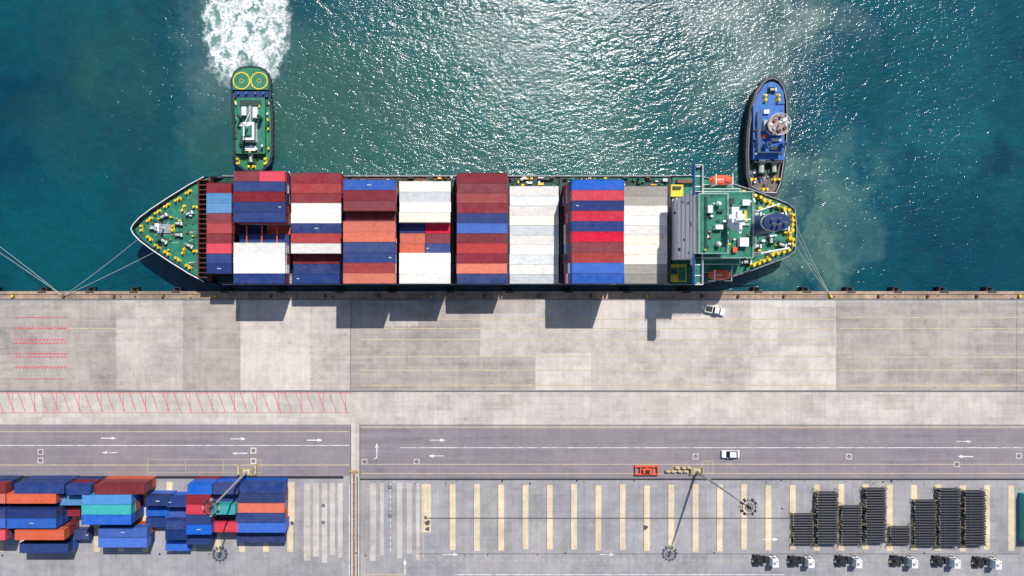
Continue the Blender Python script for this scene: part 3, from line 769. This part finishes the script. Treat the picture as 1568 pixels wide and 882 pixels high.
t2=empty('blue_tugboat',(gx(1174),gy(210),-2.5))
h2=MB()
pts2=[P(1184,118),P(1193,122),P(1201,133),P(1206,152),P(1207,180),P(1206,215),P(1201,250),P(1195,285),P(1188,300),P(1165,299),P(1146,290),P(1141,270),P(1140,235),P(1142,200),P(1147,165),P(1155,140),P(1167,124),P(1175,119)]
h2.prism(list(reversed(pts2)),-.7,-4.5,hull_blue,None,.82)
rimwall(h2,pts2,-.7,.6,.65,steel_dark)
h2.poly(shr(pts2,.45),-.3,deck_brown)
tyres(h2,pts2,-.4)
q2=[(p[0],p[1],.68) for p in shr(pts2,.7)]
for a,b_ in zip(q2,q2[1:]+q2[:1]): h2.beam(a,b_,.1,galv,5)
tobj(h2,'hull',t2)
d2=MB()
bow=[P(1183,127),P(1190,131),P(1197,142),P(1199,160),P(1151,166),P(1157,148),P(1168,131),P(1176,127)]
d2.prism(bow,-.29,.9,blue_p)
winch(d2,gx(1178),gy(140),.9,0,.9); 
for u,v in ((1168,152),(1188,152)): bitts(d2,gx(u),gy(v),.9,1.57)
d2.box(gx(1150),gx(1196),gy(246),gy(164),-.29,1.4,blue_p)
d2.box(gx(1149.5),gx(1196.5),gy(246.5),gy(163.5),1.4,1.5,blue_p)
d2.box(gx(1155),gx(1189),gy(236),gy(172),1.5,3.5,white_p)
d2.box(gx(1154.5),gx(1189.5),gy(236.5),gy(171.5),3.5,3.6,blue_p)
cxx,cyy=gx(1174),gy(199)
def dodec(r): return [(cxx+r*math.cos(a*math.pi/6),cyy+r*math.sin(a*math.pi/6)) for a in range(12)]
d2.prism(dodec(2.3),3.6,5.9,white_p)
d2.prism(dodec(2.34),4.6,5.4,glass)
d2.prism(dodec(2.7),5.9,6.05,deck_pink)
d2.ring(cxx,cyy,6.9,2.65,.05,white_p,24,.08)
for a in range(10): d2.beam((cxx+2.65*math.cos(a*.628),cyy+2.65*math.sin(a*.628),6.05),(cxx+2.65*math.cos(a*.628),cyy+2.65*math.sin(a*.628),6.9),.04,white_p,4)
d2.beam((cxx,cyy,6.05),(cxx,cyy,11),.2,white_p,8,.08); d2.box(cxx-1.3,cxx+1.3,cyy-.12,cyy+.12,8.6,8.8,white_p); d2.box(cxx-.15,cxx+.15,cyy-1,cyy+1,9.8,9.95,white_p)
for (dx,dy,r,h_,mm) in [(1.2,1,.4,.6,white_p),(-1.2,-1,.35,.5,galv),(-1,1,.45,.5,rust),(1.4,-.9,.4,.5,steel_dark),(0,-1.6,.35,.7,rust),(-1.9,0,.3,.4,white_p),(.3,1.7,.3,.5,steel_dark)]:
    d2.cyl(cxx+dx,cyy+dy,6.05,6.05+h_,r,mm,9)
for u in (1160,1184): d2.cyl(gx(u),gy(228),3.6,6.2,.65,blue_p,12); d2.cyl(gx(u),gy(228),6.2,6.3,.45,black_rub,12)
for (u0,u1,v0,v1,h,mm) in [(1158,1166,174,180,.6,white_p),(1157,1162,190,206,.9,galv),(1157,1163,211,217,.6,orange_p),(1170,1184,217,221,.6,white_p),(1168,1178,229,234,.5,steel_dark)]:
    d2.box(gx(u0),gx(u1),gy(v1),gy(v0),3.6,3.6+h,mm)
winch(d2,gx(1163),gy(258),-.3,1.57,1.7); winch(d2,gx(1183),gy(258),-.3,1.57,1.4)
d2.box(gx(1150),gx(1194),gy(251),gy(248),-.3,2.0,steel_dark)
for u,v in ((1152,275),(1188,275),(1170,290)): bitts(d2,gx(u),gy(v),-.3)
for i in range(34):
    if i%2: u=random.uniform(1150,1188); v=random.uniform(262,290); z0=-.3
    else: u=random.choice([random.uniform(1151,1154),random.uniform(1190,1195)]); v=random.uniform(168,243); z0=1.5
    x,y=gx(u),gy(v)
    d2.box(x-.25,x+.25,y-.2,y+.2,z0,z0+random.uniform(.2,.8),random.choice([blue_p,rust,steel_dark,galv,white_p]))
tobj(d2,'deckhouse',t2)

# ------------------------------------------------------------ yard containers
def yc(u0,v0,c,n,L=12.1):
    z=TH*n; k=(H-z)/H
    x0=gx(NX+(u0-NX)*k); y0=gy(NY+(v0-NY)*k)
    for t in range(n):
        container(x0+L/2,y0-1.2,TH*t+.01,c if t==n-1 else random.choice(['navy','blue','maroon','navy','orange','blue']),L)
for a in [(-68,741,'maroon',3),(-68,756,'orange',3),(-68,779,'navy',3),(-68,794,'blue',3),(-68,812,'red',3),
 (22,741,'navy',3),(10,756,'orange',3),(10,779,'navy',3),(10,794,'blue',3),(22,812,'orange',3),(30,832,'navy',2),
 (145,742,'maroon',3),(125,757.5,'ltblue',3),(125,773,'teal',3),(125,788.5,'blue',3),(150,808,'blue',2),(150,823.5,'blue',2),
 (360,740,'navy',2),(360,755.2,'navy',2),(360,770.4,'orange',2),(360,785.5,'navy',2),(362,800.8,'blue',2),(362,816.5,'navy',1)]:
    yc(*a)
for a in [(101,743,'navy',3),(90,759,'ltblue',2),(86,776,'maroon',1),(100,812,'navy',1),(223,760,'navy',2),(223,776,'blue',1),(223,793,'navy',1),
 (256,762,'navy',2),(253,779,'blue',1),(253,797,'navy',2),(253,812.5,'navy',2),(253,829,'blue',1),
 (287,742,'blue',3),(285,757,'maroon',3),(285,772.5,'red',3),(285,788,'navy',3),(285,803.5,'blue',3),(285,819,'navy',2),
 (326,742,'navy',3),(324,757.5,'navy',2),(322,773,'teal',3),(324,789,'navy',1),(328,800,'red',2)]:
    yc(*a,L=6.0)
o=container(gx(1566),gy(790),.01,'teal'); o.rotation_euler[2]=math.pi/2

# ------------------------------------------------------------ pipe stacks
pipe_m=simple('black_coated_pipe',(0.022,0.024,0.034),0.5,var=0.6,scale=2.0); cap_m=simple('pipe_end_cap',(0.36,0.32,0.25),0.7)
bund_m=simple('dark_strapping',(0.06,0.06,0.065),0.8)
for u0,u1,v0,v1,lay in [(1216,1249,788,836,2),(1253,1287,752,836,3),(1290.5,1323,773,836,2),(1328,1361,749,834,3),(1365,1398,805,836,2),(1402,1437,767,839,2),(1441,1475,750,839,3),(1480,1514,752,838,3)]:
    k=1.010 if lay==2 else 1.014; m=MB()
    x0=gx(NX+(u0-NX)/k);x1=gx(NX+(u1-NX)/k);y0=gy(NY+(v1-NY)/k);y1=gy(NY+(v0-NY)/k)
    d=.66; nn_=int((y1-y0)/d)
    for l in range(lay):
        for i in range(nn_):
            y=y0+d/2+i*d+random.uniform(-.02,.02); z=.35+l*.60; e=random.uniform(-.12,.12)
            m.beam((x0+.2+e,y,z),(x1-.2+e,y,z),.285,pipe_m,8)
            for xx in (x0+.2+e-.03,x1-.2+e-.03): m.beam((xx,y,z),(xx+.08,y,z),.29,cap_m if random.random()<.7 else pipe_m,8)
    for xx in (x0+1.3,x1-1.3): m.box(xx-.05,xx+.05,y0,y1,.62+(lay-1)*.60+.02,.62+(lay-1)*.60+.06,bund_m)
    for xx in (x0-.02,x1+.02):
        q_=max(2,int((y1-y0)/3.4))
        for i in range(q_):
            yy=y0+(y1-y0)*i/(q_-1)
            m.box(xx-.07,xx+.07,yy-.07,yy+.07,0,.3+lay*.60,tan_p)
    m.obj('steel_pipe_stack')

# ------------------------------------------------------------ vehicles
car_white=simple('car_paint_white',(0.80,0.80,0.80),0.25,var=0.05); lamp_r=simple('tail_lamp',(0.4,0.01,0.01),0.3)
def wheels(m,xs,w,r=.34,t=.22):
    for x in xs:
        for s_ in (-1,1):
            M=Matrix.Translation((x,s_*(w-.1),r))@Matrix.Rotation(math.pi/2,4,'X')
            m.cyl(0,0,-t/2,t/2,r,black_rub,14,None,M); m.cyl(0,0,-t/2-.01,t/2+.01,r*.55,galv,10,None,M)
def car(u,v,ang,pickup=False):
    e=empty('pickup_truck' if pickup else 'car',(gx(u),gy(v),.01),ang)
    b=MB(); l=2.6 if pickup else 2.25; w=.92
    prof=[(-l,.35),(-l,.75),(-l+.15,.88),(l-1.3,.92),(l-.2,.78),(l,.62),(l,.35)]
    n_=len(prof)
    vs=[(x,-w,z) for x,z in prof]+[(x,w,z) for x,z in prof]
    b.add(vs,[tuple(range(n_)),tuple(range(2*n_-1,n_-1,-1))]+[(i,(i+1)%n_,n_+(i+1)%n_,n_+i) for i in range(n_)],car_white)
    b.obj('body',e,bevel=.1)
    c=MB()
    if pickup:
        c.frus((-.6,1.4,-.84,.84),(-.35,.75,-.68,.68),.9,1.55,glass); c.box(-.36,.76,-.70,.70,1.55,1.62,car_white)
        c.box(-2.45,-.75,-.72,.72,.89,.905,steel_dark)
        for s_ in (-1,1): c.box(-2.5,-.7,s_*.82-.07,s_*.82+.07,.88,1.02,car_white)
    else:
        c.frus((-1.75,1.25,-.84,.84),(-1.15,.45,-.66,.66),.88,1.38,glass); c.box(-1.16,.46,-.68,.68,1.38,1.44,car_white)
    c.box(l-.08,l+.01,-.8,-.5,.6,.75,galv);c.box(l-.08,l+.01,.5,.8,.6,.75,galv)
    c.box(-l-.01,-l+.05,-.85,-.6,.6,.8,lamp_r);c.box(-l-.01,-l+.05,.6,.85,.6,.8,lamp_r)
    for s_ in (-1,1): c.box(.75,.95,s_*.98-.08,s_*.98+.08,.9,1.02,car_white)
    c.obj('cabin',e,bevel=.03)
    wh=MB(); wheels(wh,(-l+.8,l-.85),w); wh.obj('wheels',e)
car(1093,475,math.radians(-12),True); car(1117,694.5,math.radians(180),False)

def tractor(u,v):
    e=empty('terminal_tractor',(gx(u),gy(v),.01),random.uniform(-.03,.03))
    f=MB()
    for s_ in (-1,1): f.box(-3.0,2.3,s_*.5-.12,s_*.5+.12,.65,.95,steel_dark)
    for x in (-2.8,-1.8,-.6,.6): f.box(x-.1,x+.1,-.38,.38,.66,.9,steel_dark)
    f.box(-2.2,-.9,-.6,.6,.96,1.1,black_rub); f.cyl(-1.55,0,1.1,1.22,.5,steel_dark,14)
    f.box(-.6,.2,-1.15,-.65,.5,1.1,galv); f.box(-.6,.2,.65,1.15,.5,1.1,steel_dark); f.box(-.35,.35,-.35,.9,.97,1.5,steel_dark)
    for s_ in (-1,1): f.box(-2.7,-.9,s_*.95-.28,s_*.95+.28,1.08,1.14,black_rub)
    f.obj('chassis',e)
    c=MB()
    c.frus((.95,2.8,-1.15,1.15),(1.05,2.45,-1.0,1.0),.6,2.75,white_p); c.box(1.0,2.5,-1.02,1.02,2.75,2.85,white_p)
    c.frus((2.5,2.82,-.95,.95),(2.48,2.52,-.85,.85),1.5,2.6,glass); c.box(1.2,2.1,-1.13,-1.06,1.5,2.2,glass); c.box(1.2,2.1,1.06,1.13,1.5,2.2,glass)
    c.box(2.75,3.05,-1.15,1.15,.4,.85,steel_dark); c.box(1.2,1.8,-.35,.35,2.85,3.0,galv); c.cyl(2.1,.6,2.85,3.05,.12,orange_p,8)
    c.obj('cab',e,bevel=.05)
    w=MB(); wheels(w,(-2.4,-1.5),1.15,.5,.45); wheels(w,(1.8,),1.15,.5,.3); w.obj('wheels',e)
for u,v in [(1169,856),(1223,857),(1295,857),(1379,857),(1443,857.5),(1505,859)]: tractor(u,v)

sp=MB()
x,y=gx(989),gy(719)
for s_ in (-1,1):
    sp.box(x-3.0,x+3.0,y+s_*1.0-.14,y+s_*1.0+.14,.5,.95,orange_p)
for d in (-2.8,-1.6,0,1.6,2.8): sp.box(x+d-.13,x+d+.13,y-.86,y+.86,.52,.9,orange_p)
sp.box(x-1.1,x+1.1,y-.6,y+.6,.96,1.5,orange_p); sp.box(x-.5,x+.5,y-.3,y+.3,1.5,1.9,steel_dark)
for d in (-2.9,2.9):
    for s_ in (-1,1): sp.box(x+d-.2,x+d+.2,y+s_*1.0-.2,y+s_*1.0+.2,.01,.5,orange_p)
sp.obj('container_spreader')
def barrier(u,v,L=1.4,ang=0):
    m=MB(); m.frus((-L/2,L/2,-.35,.35),(-L/2,L/2,-.12,.12),0,.85,tan_p); m.box(-L/2+.1,L/2-.1,-.14,.14,.85,.92,strip_m)
    m.obj('concrete_barrier',loc=(gx(u),gy(v),.02),rot=ang)
for u in (1022,1031,1040,1049): barrier(u,721,1.3,random.uniform(-.2,.2)); 
for u in (1036,1046,1054): barrier(u,715.5,1.1,random.uniform(-.5,.5))
for u,v in ((366,715),(366,722),(392,714),(392,722)): barrier(u,v,1.3,1.57)
def mast(u,v):
    e=empty('high_mast_light',(gx(u),gy(v),0.01)); m=MB()
    m.box(-1.1,1.1,-.9,.9,0,.5,tan_p); m.box(-.7,.7,-.6,.6,.5,.62,strip_m)
    m.cyl(0,0,.62,30,.36,galv,12,.15)
    for dx in (-1.5,1.5): m.box(dx-.15,dx+.15,-.8,.8,0,.9,tan_p)
    m.obj('pole',e)
    h=MB(); h.ring(0,0,29.6,1.45,.07,steel_dark,28,.14); h.cyl(0,0,29.2,30.4,.4,steel_dark,12,.3); h.ring(0,0,29.7,.8,.05,steel_dark,20,.1)
    for i in range(12):
        a=i*math.pi/6; M=Matrix.Rotation(a,4,'Z')
        h.box(.35,1.45,-.04,.04,29.62,29.7,steel_dark,M)
        h.frus((1.5,2.0,-.26,.26),(1.45,1.85,-.2,.2),29.3,29.75,steel_dark if i%3 else galv,M)
    h.obj('lamp_ring',e)
mast(378,722); mast(1066,721)

cl=MB()
for i in range(110):
    u=random.uniform(0,1568); v=random.choice([random.uniform(451,457),random.uniform(735,741),random.uniform(846,852)])
    x,y=gx(u),gy(v); a=random.uniform(.08,.22); cl.box(x-a,x+a,y-a,y+a,0.0,.12+i*.001,random.choice([rust,steel_dark,tan_p]))
cl.obj('dunnage_debris')

# ------------------------------------------------------------ light, sky, camera
sd=Vector((0.233,0.717,1.0)).normalized()
el=math.asin(sd.z); az=math.atan2(sd.x,sd.y)
L=bpy.data.lights.new('sun','SUN'); L.energy=4.6; L.angle=math.radians(.5); L.color=(1,.965,.92)
lo=bpy.data.objects.new('sun',L); scene.collection.objects.link(lo); lo.rotation_euler=(-sd).to_track_quat('-Z','Y').to_euler(); lo.location=(20,60,150)
w=bpy.data.worlds.new('World'); scene.world=w; w.use_nodes=True; nt=w.node_tree
sk=nt.nodes.new('ShaderNodeTexSky'); sk.sky_type='NISHITA'; sk.sun_disc=False; sk.sun_elevation=el; sk.sun_rotation=az
bg=nt.nodes['Background']; bg.inputs[1].default_value=.11; nt.links.new(sk.outputs[0],bg.inputs[0])
cam=bpy.data.cameras.new('camera'); co=bpy.data.objects.new('camera',cam); scene.collection.objects.link(co); scene.camera=co
co.location=(gx(NX),gy(NY),H); co.rotation_euler=(0,0,0)
cam.sensor_width=36; cam.lens=36*H/(1568/S); cam.shift_x=(784-NX)/1568; cam.shift_y=-(441-NY)/1568
cam.clip_end=8000; cam.clip_start=1
scene.view_settings.view_transform='Standard'; scene.view_settings.look='None'; scene.view_settings.exposure=0
